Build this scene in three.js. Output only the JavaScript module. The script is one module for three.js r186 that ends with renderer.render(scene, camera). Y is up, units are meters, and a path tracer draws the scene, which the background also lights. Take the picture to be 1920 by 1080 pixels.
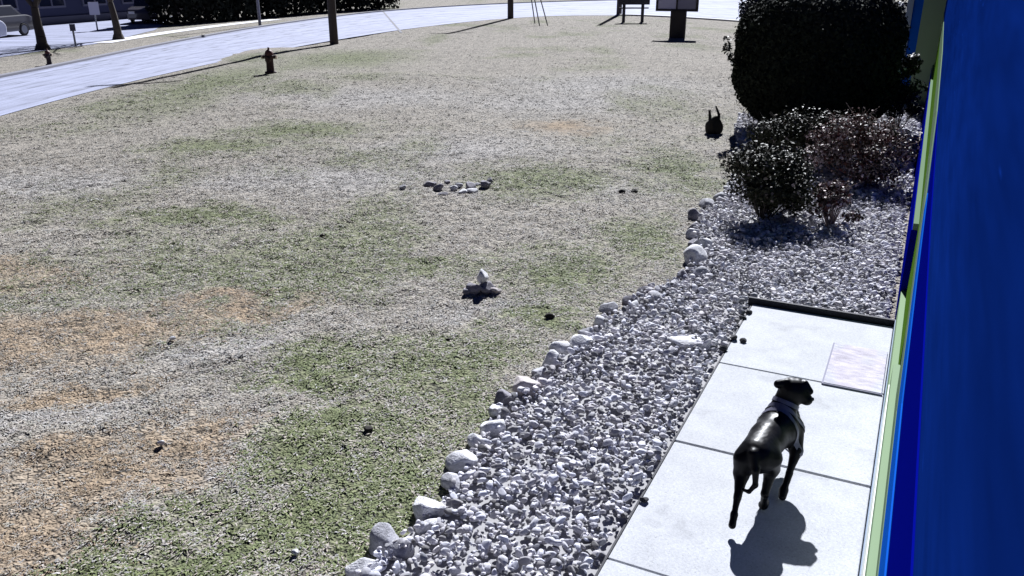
import * as THREE from 'three';
import { mergeGeometries, mergeVertices } from 'three/addons/utils/BufferGeometryUtils.js';
import { MarchingCubes } from 'three/addons/objects/MarchingCubes.js';
import { RoundedBoxGeometry } from 'three/addons/geometries/RoundedBoxGeometry.js';

// ------------------------------------------------------------------ camera, sky, sun, exposure
const scene = new THREE.Scene();
const camera = new THREE.PerspectiveCamera(38.415, 16 / 9, 0.03, 1500);
camera.position.set(0, 3, 0);
camera.rotation.set(-THREE.MathUtils.degToRad(21.0), 0, 0);
const SUN_AZ = THREE.MathUtils.degToRad(12), SUN_EL = THREE.MathUtils.degToRad(37);
const sunDir = new THREE.Vector3(Math.sin(SUN_AZ) * Math.cos(SUN_EL), Math.sin(SUN_EL), -Math.cos(SUN_AZ) * Math.cos(SUN_EL));
{
  const W = 256, H = 128, d = new Float32Array(W * H * 4);          // a clear deep blue sky, paler towards the horizon
  for (let j = 0; j < H; j++) {
    const el = ((j + 0.5) / H - 0.5) * Math.PI;
    const k = Math.pow(1 - Math.max(0, Math.sin(el)), 3);
    for (let i = 0; i < W; i++) {
      const o = (j * W + i) * 4;
      d[o] = 0.003 + 0.01 * k; d[o + 1] = 0.006 + 0.014 * k; d[o + 2] = 0.024 + 0.034 * k; d[o + 3] = 1;
    }
  }
  const t = new THREE.DataTexture(d, W, H, THREE.RGBAFormat, THREE.FloatType);
  t.mapping = THREE.EquirectangularReflectionMapping; t.magFilter = THREE.LinearFilter; t.minFilter = THREE.LinearFilter; t.needsUpdate = true;
  scene.background = t; scene.environment = t;
}
const sun = new THREE.DirectionalLight(new THREE.Color().setRGB(0.925, 0.945, 1.0), 5);
sun.position.copy(sunDir).multiplyScalar(80).add(new THREE.Vector3(0, 0, -25)); sun.target.position.set(0, 0, -25);
sun.castShadow = true; sun.shadow.mapSize.set(4096, 4096);
Object.assign(sun.shadow.camera, { left: -50, right: 50, top: 50, bottom: -50, near: 1, far: 250 });
scene.add(sun, sun.target);
const renderer = new THREE.WebGLRenderer({ antialias: true });
renderer.shadowMap.enabled = true;
renderer.toneMapping = THREE.LinearToneMapping;
renderer.toneMappingExposure = 2.25;

// ------------------------------------------------------------------ helpers
function rng(seed) { let a = seed >>> 0; return () => { a = (a + 0x6D2B79F5) | 0; let t = Math.imul(a ^ (a >>> 15), 1 | a); t = (t + Math.imul(t ^ (t >>> 7), 61 | t)) ^ t; return ((t ^ (t >>> 14)) >>> 0) / 4294967296; }; }
const hash = (x, y, s = 0) => { let h = Math.imul(x | 0, 374761393) ^ Math.imul(y | 0, 668265263) ^ Math.imul(s | 0, 1274126177); h = Math.imul(h ^ (h >>> 13), 1274126177); return ((h ^ (h >>> 16)) >>> 0) / 4294967296; };
function vnoise(x, y, s = 0, per = 0) {
  const xi = Math.floor(x), yi = Math.floor(y), fx = x - xi, fy = y - yi, u = fx * fx * (3 - 2 * fx), v = fy * fy * (3 - 2 * fy);
  const w = (i) => per ? ((i % per) + per) % per : i;
  const a = hash(w(xi), w(yi), s), b = hash(w(xi + 1), w(yi), s), c = hash(w(xi), w(yi + 1), s), d = hash(w(xi + 1), w(yi + 1), s);
  return a + (b - a) * u + (c - a) * v + (a - b - c + d) * u * v;
}
function fbm(x, y, s = 0, oct = 4) { let t = 0, a = 0.5, n = 0; for (let i = 0; i < oct; i++) { t += a * vnoise(x, y, s + i); n += a; x *= 2.03; y *= 2.03; a *= 0.5; } return t / n; }
function noise3(x, y, z, s = 0) { return (vnoise(x + z * 0.71, y - z * 0.53, s) + vnoise(y + x * 0.37, z + x * 0.61, s + 7) + vnoise(z - y * 0.43, x + y * 0.29, s + 13)) / 3; }
const clamp = (x, a = 0, b = 1) => Math.min(b, Math.max(a, x));
const sstep = (a, b, x) => { const t = clamp((x - a) / (b - a)); return t * t * (3 - 2 * t); };
const V = (x, y, z) => new THREE.Vector3(x, y, z);
const taken = {};
function numbered(n) { taken[n] = (taken[n] ?? -1) + 1; return taken[n] ? `${n}_${String(taken[n]).padStart(3, '0')}` : n; }
function shade(o) { o.castShadow = true; o.receiveShadow = true; return o; }
function mesh(name, geo, mat, parent) { const m = shade(new THREE.Mesh(geo, mat)); m.name = parent && parent !== scene ? name : numbered(name); (parent ?? scene).add(m); return m; }
function tag(o, label, category, group) { o.userData = { label, category }; if (group) o.userData.group = group; return o; }
function thing(name, label, category, pos = [0, 0, 0], turn = 0, group) { const o = new THREE.Group(); o.name = numbered(name); o.position.set(...pos); o.rotation.y = turn; scene.add(o); return tag(o, label, category, group); }
function struct(name, geo, mat) { const m = mesh(name, geo, mat); m.userData = { kind: 'structure' }; return m; }
function mat(r, g, b, roughness = 0.9, extra = {}) { return new THREE.MeshStandardMaterial({ color: new THREE.Color().setRGB(r, g, b), roughness, ...extra }); }
function tex(size, fn, { srgb = true } = {}) {
  const d = new Uint8Array(size * size * 4);
  for (let j = 0; j < size; j++) for (let i = 0; i < size; i++) {
    const c = fn(i, j, size), o = (j * size + i) * 4;
    const r = Array.isArray(c) ? c : [c, c, c];
    for (let k = 0; k < 3; k++) d[o + k] = 255 * clamp(r[k]); d[o + 3] = 255;
  }
  const t = new THREE.DataTexture(d, size, size); t.wrapS = t.wrapT = THREE.RepeatWrapping; t.magFilter = THREE.LinearFilter; t.minFilter = THREE.LinearMipmapLinearFilter; t.generateMipmaps = true;
  if (srgb) t.colorSpace = THREE.SRGBColorSpace; t.needsUpdate = true; return t;
}
function pnoise(i, j, size, cells, s) { return vnoise(i / size * cells, j / size * cells, s, cells); }
function bx(w, h, d, x, y, z, ry = 0) { const g = new THREE.BoxGeometry(w, h, d); if (ry) g.rotateY(ry); g.translate(x, y, z); return g; }
function cyl(p, q, r0, r1, seg = 8) {                                // tapered cylinder from p to q
  const a = p.clone(), b = q.clone(), L = a.distanceTo(b), g = new THREE.CylinderGeometry(r1, r0, L, seg);
  g.translate(0, L / 2, 0); g.applyQuaternion(new THREE.Quaternion().setFromUnitVectors(V(0, 1, 0), b.sub(a).normalize())); g.translate(a.x, a.y, a.z); return g;
}
const M = (list) => mergeGeometries(list.map(g => g.index ? g.toNonIndexed() : g).map(g => { for (const k of Object.keys(g.attributes)) if (!['position', 'normal', 'uv'].includes(k)) g.deleteAttribute(k); if (!g.attributes.uv) g.setAttribute('uv', new THREE.BufferAttribute(new Float32Array(g.attributes.position.count * 2), 2)); return g; }));
function flat(poly, y, scale = 1) {                                  // horizontal sheet from a plan outline
  const s = new THREE.Shape(poly.map(([x, z]) => new THREE.Vector2(x, -z))), g = new THREE.ShapeGeometry(s); g.rotateX(-Math.PI / 2); g.translate(0, y, 0);
  const p = g.attributes.position, uv = g.attributes.uv; for (let i = 0; i < p.count; i++) uv.setXY(i, p.getX(i) * scale, p.getZ(i) * scale); return g;
}
// the wall runs along D; v is measured from the camera's line towards the lawn
const TH = THREE.MathUtils.degToRad(26), DX = Math.sin(TH), DZ = -Math.cos(TH), NX = DZ, NZ = -DX;
const uv2w = (u, v) => [DX * u + NX * v, DZ * u + NZ * v];
const w2uv = (x, z) => [x * DX + z * DZ, x * NX + z * NZ];
const wallTurn = -TH;                                                // local -z runs along the wall, local -x points at the lawn
const G0 = -0.03;                                                    // lawn level; the top of the walk is y = 0

// ------------------------------------------------------------------ the lawn
const EDGE = [[-1.6, -2.4], [-1.05, -3.1], [-0.88, -3.5], [-0.6, -3.95], [-0.4, -4.35], [-0.28, -4.85], [-0.12, -5.35], [0.15, -5.85], [0.5, -6.4], [0.85, -7.05], [1.2, -7.55], [1.75, -8.2], [2.05, -8.9], [2.2, -9.8], [2.45, -10.6], [2.9, -11.3], [3.3, -12.4], [3.75, -13.6], [4.1, -15], [4.4, -16.5], [5.0, -18.5], [6.5, -19.6], [9.0, -20]];
function edgeX(z) { for (let i = 0; i < EDGE.length - 1; i++) { const [x0, z0] = EDGE[i], [x1, z1] = EDGE[i + 1]; if (z <= z0 && z >= z1) return x0 + (x1 - x0) * (z - z0) / (z1 - z0); } return z > EDGE[0][1] ? -1.6 + (z + 2.4) * -0.5 : 1e9; }
const inBed = (x, z) => x > edgeX(z);
const NEAR = [[-9, 12], [-10.6, -4], [-11.4, -18.5], [-10.75, -27.7], [-8.3, -39.9], [-4.6, -51], [0, -59.3], [4, -62.6], [8.4, -62.6], [13, -57.5], [16.2, -50], [17.4, -42], [17.2, -34], [16.6, -26], [16.4, -10]];
const FAR = [[-15, 12], [-15.6, -4], [-15.75, -18.5], [-15.4, -28], [-15.3, -37], [-14.5, -48.7], [-12.6, -60], [-10.2, -69], [-4, -81], [6, -92], [22, -100], [38, -90], [44, -60], [45, -34], [45, -10]];
const curveN = new THREE.CatmullRomCurve3(NEAR.map(([x, z]) => V(x, 0, z)), false, 'centripetal');
const curveF = new THREE.CatmullRomCurve3(FAR.map(([x, z]) => V(x, 0, z)), false, 'centripetal');
const PATCH = {
  brown: [[-2.75, -4.55, 0.8, 0.42], [-3.1, -4.0, 0.7, 0.5], [-2.45, -5.1, 0.42, 0.3], [-4.6, -6.7, 1.3, 0.55], [-3.6, -6.95, 0.9, 0.45], [-2.7, -7.5, 0.85, 0.3], [1.13, -17.5, 0.9, 0.8], [-6.2, -8.2, 1.6, 0.5], [-3.2, -5.9, 0.5, 0.25]],
  green: [[-0.9, -4.4, 0.95, 0.95], [-1.4, -3.9, 0.9, 0.6], [-0.6, -5.9, 0.75, 0.95], [-1.0, -8.4, 0.9, 0.35], [0.5, -8.4, 0.85, 0.9], [2.75, -13.1, 0.7, 2.2], [-5.6, -15.3, 1.4, 0.9], [-1.4, -6.1, 0.6, 0.5], [-2.0, -3.6, 1.0, 0.35], [0.5, -12.6, 1.2, 1.2], [-4.4, -17, 1.6, 1.2], [-8.5, -24, 1.5, 6], [-6, -31, 2.5, 4], [-1.5, -5.0, 0.5, 0.5], [0.2, -7.1, 0.5, 0.5], [1.6, -9.6, 0.6, 1.0], [-4.2, -10.5, 1.2, 0.5]],
  pale: [[-2.4, -6.5, 0.65, 0.4], [-3.5, -5.5, 0.55, 0.25], [-0.3, -7.45, 0.6, 0.3], [-2.6, -12.7, 2.2, 1.2], [-3.5, -21.5, 3.2, 1.8], [1.5, -12, 0.9, 0.6], [-3.9, -12.7, 1.2, 1.0], [-2.0, -4.9, 0.3, 0.4], [2.5, -24, 3, 3], [-7, -12.5, 2, 1], [-1, -15, 2, 1.5], [1, -21, 3, 2]],
};
function weight(kind, x, z) {
  const wx = x + (fbm(x * 1.7, z * 1.7, 31) - 0.5) * 1.3, wz = z + (fbm(x * 1.7, z * 1.7, 57) - 0.5) * 1.3;
  let w = 0; for (const [cx, cz, rx, rz] of PATCH[kind]) { const q = Math.hypot((wx - cx) / rx, (wz - cz) / rz); w = Math.max(w, 1 - sstep(0.1, 1.5, q)); } return w;
}
function lawnMix(x, z) {
  const br = weight('brown', x, z), gr = clamp(Math.max(weight('green', x, z), sstep(0.5, 0.8, fbm(x * 0.55, z * 0.35, 91)) * 0.7)) * (1 - br), pa = weight('pale', x, z) * (1 - gr) * (1 - br);
  return { br, gr, pa };
}
const mix3 = (a, b, t) => [a[0] + (b[0] - a[0]) * t, a[1] + (b[1] - a[1]) * t, a[2] + (b[2] - a[2]) * t];
function lawnColor(x, z, base) {
  const { br, gr, pa } = lawnMix(x, z); let c = base.straw; c = mix3(c, base.pale, pa); c = mix3(c, base.green, gr); return mix3(c, base.brown, br);
}
const SOIL = { straw: [0.3, 0.272, 0.232], pale: [0.35, 0.33, 0.31], green: [0.15, 0.165, 0.078], brown: [0.3, 0.225, 0.15] };
const BLADE = { straw: [0.4, 0.365, 0.312], pale: [0.43, 0.41, 0.39], green: [0.168, 0.198, 0.08], brown: [0.365, 0.275, 0.185] };
function groundH(x, z) {
  const [u, v] = w2uv(x, z), d = edgeX(z) - x;                       // level beside the bed, the walk and the wall
  const k = sstep(0.1, 1.6, d) * (z > -20 ? 1 : 1), rough = (fbm(x * 2.2, z * 2.2, 5) - 0.5) * 0.075 + (fbm(x * 7, z * 7, 15, 2) - 0.5) * 0.022;
  const far = (fbm(x * 0.25, z * 0.12, 9) - 0.5) * 0.35 * sstep(8, 24, -z) * (1 - sstep(-9.6, -11, x)) * (1 - sstep(36, 52, -z));
  return G0 + k * (rough * (1 - 0.7 * sstep(14, 30, -z)) + far) * (x < -11 || x > 16 || z < -58 ? 0 : 1);
}
{
  const xs = [], zs = [];
  for (const x of [-900, -400, -200, -100, -60, -40, -30, -24]) xs.push(x);
  for (let x = -20; x < -8; x += 0.4) xs.push(x); for (let x = -8; x < -5; x += 0.16) xs.push(x); for (let x = -5; x < 3; x += 0.05) xs.push(x); for (let x = 3; x < 18; x += 0.25) xs.push(x);
  for (const x of [20, 26, 36, 60, 120, 300, 900]) xs.push(x);
  for (const z of [300, 100, 30, 10, 4, 0]) zs.push(z);
  for (let z = -1; z > -9; z -= 0.05) zs.push(z); for (let z = -9; z > -20; z -= 0.12) zs.push(z); for (let z = -20; z > -62; z -= 0.4) zs.push(z);
  for (const z of [-64, -68, -74, -82, -95, -120, -200, -400, -900]) zs.push(z);
  const nx = xs.length, nz = zs.length, P = new Float32Array(nx * nz * 3), C = new Float32Array(nx * nz * 3), U = new Float32Array(nx * nz * 2), I = [];
  for (let j = 0; j < nz; j++) for (let i = 0; i < nx; i++) {
    const o = j * nx + i, x = xs[i], z = zs[j];
    P.set([x, groundH(x, z), z], o * 3); U.set([x * 0.35, z * 0.35], o * 2); C.set(lawnColor(x, z, SOIL), o * 3);
    if (i < nx - 1 && j < nz - 1) I.push(o, o + 1, o + nx, o + 1, o + nx + 1, o + nx);
  }
  const g = new THREE.BufferGeometry(); g.setAttribute('position', new THREE.BufferAttribute(P, 3)); g.setAttribute('color', new THREE.BufferAttribute(C, 3)); g.setAttribute('uv', new THREE.BufferAttribute(U, 2)); g.setIndex(I); g.computeVertexNormals();
  const t = tex(1024, (i, j, s) => { const n = 0.45 * pnoise(i, j, s, 90, 1) + 0.35 * pnoise(i, j, s, 230, 2) + 0.2 * pnoise(i, j, s, 24, 3); const k = 0.84 + 0.75 * (n - 0.45) - (n < 0.35 ? 0.28 : 0); return [k, k, k]; });
  const b = tex(1024, (i, j, s) => 0.5 * pnoise(i, j, s, 120, 1) + 0.5 * pnoise(i, j, s, 260, 2), { srgb: false });
  struct('lawn', g, new THREE.MeshStandardMaterial({ vertexColors: true, map: t, bumpMap: b, bumpScale: 0.03, roughness: 1 }));
}
{ // grass: tufts of dry and green blades; nobody could count them
  const R = rng(4), P = [], N = [], B = 7;
  for (let k = 0; k < B; k++) {
    const a = R() * 6.283, lean = 0.5 + R() * 1.0, L = 0.022 + R() * 0.024, w = 0.0034 + R() * 0.0022, cx = (R() - 0.5) * 0.025, cz = (R() - 0.5) * 0.025;
    const d = V(Math.cos(a) * Math.sin(lean), Math.cos(lean), Math.sin(a) * Math.sin(lean)), s = V(-Math.sin(a), 0, Math.cos(a)).multiplyScalar(w);
    const p0 = V(cx, -0.006, cz), p1 = p0.clone().addScaledVector(d, L * 0.6), p2 = p0.clone().addScaledVector(d, L).add(V(Math.cos(a) * 0.006, -0.008, Math.sin(a) * 0.006));
    const tri = (a, b, c) => { P.push(...a.toArray(), ...b.toArray(), ...c.toArray()); };
    const A = p0.clone().sub(s), Bq = p0.clone().add(s), Cq = p1.clone().add(s), Dq = p1.clone().sub(s); tri(A, Bq, Cq); tri(A, Cq, Dq); tri(Dq, Cq, p2);
  }
  const g = new THREE.BufferGeometry(); g.setAttribute('position', new THREE.BufferAttribute(new Float32Array(P), 3)); g.computeVertexNormals();
  const spots = [], put = (z0, z1, per, sc) => {
    const area = (z0 - z1), n = Math.floor(per * area * ((-z0 - z1) / 2 * 1.36 + 2.2));
    for (let i = 0; i < n; i++) {
      const z = z0 + (z1 - z0) * R(), x = -(-z * 0.68 + 1.2) + R() * (-z * 1.36 + 2.4);
      if (z < -58 || x < -11.2 - 0.0 * z && z > -30) continue;
      if (inBed(x, z) || x > edgeX(z) - 0.05) continue;
      const q = roadSide(x, z); if (q) continue;
      const m = lawnMix(x, z), clump = fbm(x * 9, z * 9, 77, 2);
      if (m.br > 0.3 && R() < m.br * 0.62) continue;
      if (clump < 0.45 && R() < 0.85) continue;
      spots.push([x, z, sc * (0.7 + 0.7 * R()) * (m.br > 0.4 ? 0.75 : 1) * (m.gr > 0.5 ? 1.15 : 1), m]);
    }
  };
  const nearX = []; for (let i = 0; i <= 300; i++) { const p = curveN.getPoint(i / 300); nearX.push([p.x, p.z]); }
  function roadSide(x, z) { if (x > 10 || z < -59) return true; let best = 1e9, bx0 = 0; for (let i = 0; i < 301; i += 3) { const dz = Math.abs(nearX[i][1] - z); if (nearX[i][0] < 6 && dz < best) { best = dz; bx0 = nearX[i][0]; } } return x < bx0 + 0.25; }
  put(-3.0, -6, 4600, 1); put(-6, -9, 3200, 1.05); put(-9, -15, 1250, 1.15); put(-15, -26, 240, 1.4); put(-26, -56, 26, 1.5);
  const im = shade(new THREE.InstancedMesh(g, mat(1, 1, 1, 0.85, { side: THREE.DoubleSide }), spots.length)), o = new THREE.Object3D(), c = new THREE.Color();
  spots.forEach(([x, z, s, m], i) => {
    o.position.set(x, groundH(x, z), z); o.rotation.set((R() - 0.5) * 0.5, R() * 6.283, (R() - 0.5) * 0.5); o.scale.setScalar(s); o.updateMatrix(); im.setMatrixAt(i, o.matrix);
    const w = R(), kind = w < m.br * 0.75 ? BLADE.brown : w < m.br * 0.75 + m.gr * 0.84 ? BLADE.green : R() < 0.25 + m.pa * 0.6 ? BLADE.pale : BLADE.straw, [r, gg, b] = kind, k = 0.58 + 0.5 * R(); c.setRGB(r * k * (0.95 + 0.1 * R()), gg * k, b * k); im.setColorAt(i, c);
  });
  console.log('tufts', spots.length);
  im.name = 'grass'; im.userData = { label: 'short winter grass, straw grey with green and brown patches, over the lawn', category: 'grass', kind: 'stuff' }; scene.add(im);
}

// ------------------------------------------------------------------ road, kerbs, lot, pavements
const asphaltMap = tex(1024, (i, j, s) => { const st = 0.5 * pnoise(0, j, s, 40, 4) + 0.5 * pnoise(i / 8, j, s, 90, 5), n = pnoise(i, j, s, 300, 6) * 0.5 + pnoise(i, j, s, 16, 7) * 0.5; const k = 0.78 + 0.2 * (st - 0.5) + 0.16 * (n - 0.5) - (st < 0.3 ? 0.1 : 0); return [k * 0.99, k, k * 1.03]; });
const M_road = mat(0.4, 0.42, 0.545, 0.9, { map: asphaltMap });
const M_kerb = mat(0.55, 0.55, 0.56, 0.85);
function strip(a, b, n, y, us = 0.12) {
  const P = [], U = [], I = []; let s = 0, last = null;
  for (let i = 0; i <= n; i++) { const p = a(i / n), q = b(i / n); if (last) s += p.distanceTo(last); last = p; P.push(p.x, y, p.z, q.x, y, q.z); U.push(s * us, 0, s * us, 1); if (i < n) { const o = i * 2; I.push(o, o + 1, o + 2, o + 1, o + 3, o + 2); } }
  const g = new THREE.BufferGeometry(); g.setAttribute('position', new THREE.Float32BufferAttribute(P, 3)); g.setAttribute('uv', new THREE.Float32BufferAttribute(U, 2)); g.setIndex(I); g.computeVertexNormals();
  if (g.attributes.normal.getY(0) < 0) { const ix = g.index.array; for (let i = 0; i < ix.length; i += 3) { const t = ix[i]; ix[i] = ix[i + 1]; ix[i + 1] = t; } g.computeVertexNormals(); }
  return g;
}
struct('road', strip(t => curveN.getPoint(t), t => curveF.getPoint(t), 240, G0 + 0.012), M_road);
function kerb(curve, side, name, m, t0 = 0, t1 = 1, w = 0.16, h = 0.1) {
  const P = [], n = 220, prof = [[-w / 2, -0.05], [-w / 2, h * 0.7], [-w / 2 + 0.03, h], [w / 2 - 0.03, h], [w / 2, h * 0.7], [w / 2, -0.05]], I = [];
  for (let i = 0; i <= n; i++) { const p = curve.getPoint(t0 + (t1 - t0) * i / n), t = curve.getTangent(t0 + (t1 - t0) * i / n); for (const [a, b] of prof) P.push(p.x - t.z * a * side, G0 + b, p.z + t.x * a * side); if (i < n) for (let k = 0; k < 5; k++) { const o = i * 6 + k; I.push(o, o + 6, o + 1, o + 1, o + 6, o + 7); } }
  const g = new THREE.BufferGeometry(); g.setAttribute('position', new THREE.Float32BufferAttribute(P, 3)); g.setIndex(I); g.computeVertexNormals(); struct(name, g, m);
}
kerb(curveN, 1, 'kerb', M_kerb, 0.56, 1, 0.3); kerb(curveF, -1, 'kerb', mat(0.16, 0.16, 0.19, 0.9));  // far kerb coloured dark to stand for the shade on its road face
struct('parking_lot', flat([[-19.1, -31.5], [-18.9, -34.9], [-18.4, -37.8], [-18.6, -40.5], [-19.4, -46.9], [-24, -62], [-34, -64], [-44, -46], [-40, -26], [-25, -24]], G0 + 0.016, 0.1), mat(0.38, 0.4, 0.53, 0.9, { map: asphaltMap }));
struct('pavement', strip(t => V(-17.9 + 0.1 * t, 0, -38.5 - 19 * t).add(V(t * t * 2.6, 0, 0)), t => V(-18.8 + 0.1 * t, 0, -38.5 - 19 * t).add(V(t * t * 2.6, 0, 0)), 30, G0 + 0.02), mat(0.6, 0.6, 0.62));
{ const g = strip(t => V(-5.7 - 5 * t, 0, -45 - 27 * t), t => V(-5.84 - 5 * t, 0, -45 - 27 * t), 12, G0 + 0.018); tag(mesh('road_seam', g, mat(0.12, 0.12, 0.14)), 'dark narrow tar seam running across the pale road', 'road seam'); }

// ------------------------------------------------------------------ gravel bed
const bedOutline = [...EDGE.map(([x, z]) => [x + 0.02, z]), [9.3, -20.0], uv2w(22, -0.05), uv2w(0, -0.05)];
const bed = struct('gravel_bed', flat(bedOutline, G0 + 0.006, 1), mat(0.3, 0.295, 0.3, 1));
function pebbleGeo(seed, detail = 1) {
  const g = mergeVertices((() => { const q = new THREE.IcosahedronGeometry(1, detail); q.deleteAttribute('uv'); q.deleteAttribute('normal'); return q; })()), p = g.attributes.position, R = rng(seed), sx = 0.8 + R() * 0.5, sz = 0.6 + R() * 0.3, sy = 0.45 + R() * 0.3, cuts = Array.from({ length: 5 }, () => [V(R() - 0.5, R() - 0.5, R() - 0.5).normalize(), 0.55 + 0.25 * R()]);
  for (let i = 0; i < p.count; i++) { const v = V(p.getX(i), p.getY(i), p.getZ(i)); for (const [n, d] of cuts) { const t = v.dot(n); if (t > d) v.addScaledVector(n, d - t); } const k = 0.82 + 0.4 * noise3(v.x * 1.3 + seed, v.y * 1.3, v.z * 1.3, seed); p.setXYZ(i, v.x * k * sx * 1.12, v.y * k * sy * 1.12, v.z * k * sz * 1.12); }
  const h = g.toNonIndexed(); h.computeVertexNormals(); const gn = g.clone(); gn.computeVertexNormals(); const hs = gn.toNonIndexed().attributes.normal, hn = h.attributes.normal; for (let i = 0; i < hn.count; i++) { const v = V(hn.getX(i) + hs.getX(i), hn.getY(i) + hs.getY(i), hn.getZ(i) + hs.getZ(i)).normalize(); hn.setXYZ(i, v.x, v.y, v.z); } return h;
}
const pebG = [1, 2, 3, 4, 5, 6, 7].map(s => pebbleGeo(s * 11));
const stoneTone = (r) => { const k = r < 0.25 ? 0.08 + 0.55 * r : 0.14 + 0.52 * r, w = (r * 7919) % 1; return [k * (0.95 + 0.07 * w), k * 0.97, k * (1.1 - 0.1 * w)]; };
{
  const R = rng(22), list = pebG.map(() => []), all = [];
  for (let z = -2.6; z > -19.8; z -= 0.027) for (let x = -1.5; x < 9.5; x += 0.036) {
    const px = x + (R() - 0.5) * 0.05, pz = z + (R() - 0.5) * 0.045, [u, v] = w2uv(px, pz);
    if (R() < 0.14 || z < -13 && R() < 0.45) continue; if (z < -9 && R() < 0.25) continue;
    if (px < edgeX(pz) + 0.03 || v < -0.06) continue;
    if (u < 7.74 && v < 1.185) continue;
    if (px > -pz * 0.68 + 1.5) continue;
    const s = (0.0105 + 0.025 * Math.pow(R(), 2.2)) * (z < -11 ? 1.4 : 1.0), h = -0.004 + 0.085 * R() * (0.6 + 0.8 * fbm(px * 3, pz * 3, 3, 2));
    all.push({ p: [px, G0 + h + s * 0.3, pz], r: [(R() - 0.5) * 1.1, R() * 6.283, (R() - 0.5) * 1.1], s, t: Math.pow(R(), 0.75), v: Math.floor(R() * 7), d: s / Math.hypot(px, 3, pz) * (px > -pz * 0.62 || pz > -3.5 ? 0.2 : 1) });
  }
  all.sort((a, b) => b.d - a.d);
  const tones = Array.from({ length: 8 }, (_, i) => { const [r, g, b] = stoneTone((i + 0.5) / 8); return mat(r, g, b, 0.8); });
  all.slice(0, 300).forEach(q => { const m = mesh('pebble', pebG[q.v], tones[Math.floor(q.t * 7.99)], bed); m.position.set(...q.p); m.rotation.set(...q.r); m.scale.setScalar(q.s); });
  all.slice(300).forEach(q => list[q.v].push(q));
  const o = new THREE.Object3D(), c = new THREE.Color(), pm = mat(1, 1, 1, 0.8);
  list.forEach((L, k) => {
    const im = shade(new THREE.InstancedMesh(pebG[k], pm, L.length)); im.name = 'loose_gravel'; im.userData = { kind: 'stuff' };
    L.forEach((q, i) => { o.position.set(...q.p); o.rotation.set(...q.r); o.scale.setScalar(q.s); o.updateMatrix(); im.setMatrixAt(i, o.matrix); c.setRGB(...stoneTone(q.t)); im.setColorAt(i, c); }); bed.add(im);
  });
  console.log('pebbles', all.length);
}
// border rocks
const rockMap = tex(256, (i, j, s) => { const n = 0.5 * pnoise(i, j, s, 10, 4) + 0.3 * pnoise(i, j, s, 40, 5) + 0.2 * pnoise(i, j, s, 110, 6), k = 0.62 + 0.5 * n; return [k, k, k]; });
function rockGeo(seed, w, h, d) {
  const q = new THREE.IcosahedronGeometry(1, 4); q.deleteAttribute('normal'); const g = mergeVertices(q), p = g.attributes.position, R = rng(seed), planes = Array.from({ length: 9 }, () => [V(R() - 0.5, R() * 0.9 - 0.3, R() - 0.5).normalize(), 0.55 + R() * 0.3]);
  for (let i = 0; i < p.count; i++) {
    const v = V(p.getX(i), p.getY(i), p.getZ(i)); for (const [n, k] of planes) { const t = v.dot(n); if (t > k) v.addScaledVector(n, -(t - k) * 0.95); }
    const k = 0.86 + 0.28 * noise3(v.x * 1.5 + seed, v.y * 1.5, v.z * 1.5, seed) + 0.05 * (noise3(v.x * 6, v.y * 6 + seed, v.z * 6, seed) - 0.5); p.setXYZ(i, v.x * k * w * 0.58, v.y * k * h * 0.58, v.z * k * d * 0.58);
  }
  g.computeVertexNormals(); return g;
}
const rockMats = [[0.74, 0.74, 0.77], [0.44, 0.44, 0.48], [0.25, 0.24, 0.28], [0.55, 0.5, 0.5]].map(c => mat(...c, 0.85, { map: rockMap, bumpMap: rockMap, bumpScale: 0.006 }));
function rock(name, x, z, w, label, group, { m = 0, hk = 0.72, dk = 0.8, seed = 1, sink = 0.28, turn = 0, base = G0, category = 'rock' } = {}) {
  const h = w * hk, o = mesh(name, rockGeo(seed, w, h, w * dk), rockMats[m]); o.position.set(x, base + h * (0.5 - sink), z); o.rotation.y = turn; return tag(o, label, category, group);
}
const ROCKS = [[-0.8, -3.6, 0.187, 0], [-0.71, -3.82, 0.25, 1], [-0.62, -3.74, 0.161, 1], [-0.5, -4.12, 0.215, 0], [-0.48, -3.98, 0.161, 0], [-0.37, -4.39, 0.185, 1], [-0.33, -4.64, 0.22, 0], [-0.24, -4.9, 0.156, 0], [-0.13, -5.07, 0.19, 0], [-0.09, -5.28, 0.18, 0], [-0.06, -5.49, 0.186, 2], [0.1, -5.66, 0.24, 3], [0.33, -6.14, 0.212, 0], [0.42, -6.38, 0.209, 0], [0.6, -6.47, 0.24, 0], [0.65, -6.72, 0.171, 1], [0.8, -6.92, 0.2, 0], [0.92, -7.29, 0.2, 1], [1.16, -7.47, 0.187, 2], [1.15, -7.28, 0.2, 0], [1.35, -7.71, 0.192, 2], [1.37, -7.5, 0.21, 1], [1.53, -7.71, 0.139, 2], [1.79, -8.16, 0.213, 2], [1.98, -8.21, 0.203, 1], [2.03, -8.69, 0.3, 0], [2.21, -9.09, 0.26, 0], [2.13, -9.27, 0.176, 2], [2.28, -9.96, 0.188, 2], [2.4, -10.45, 0.21, 2], [2.69, -11.03, 0.24, 1], [2.95, -11.34, 0.22, 1], [0.24, -5.92, 0.17, 1], [2.2, -9.62, 0.18, 0], [-0.93, -3.36, 0.24, 1], [-1.02, -3.1, 0.2, 0], [1.66, -7.95, 0.14, 1], [3.2, -11.9, 0.22, 1], [3.5, -12.7, 0.2, 1], [3.8, -13.5, 0.22, 2]];
const rockWords = ['rounded whitish border rock between lawn and gravel', 'mid grey border rock between lawn and gravel', 'dark grey border rock between lawn and gravel', 'brownish grey chunky border rock between lawn and gravel'];
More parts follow.
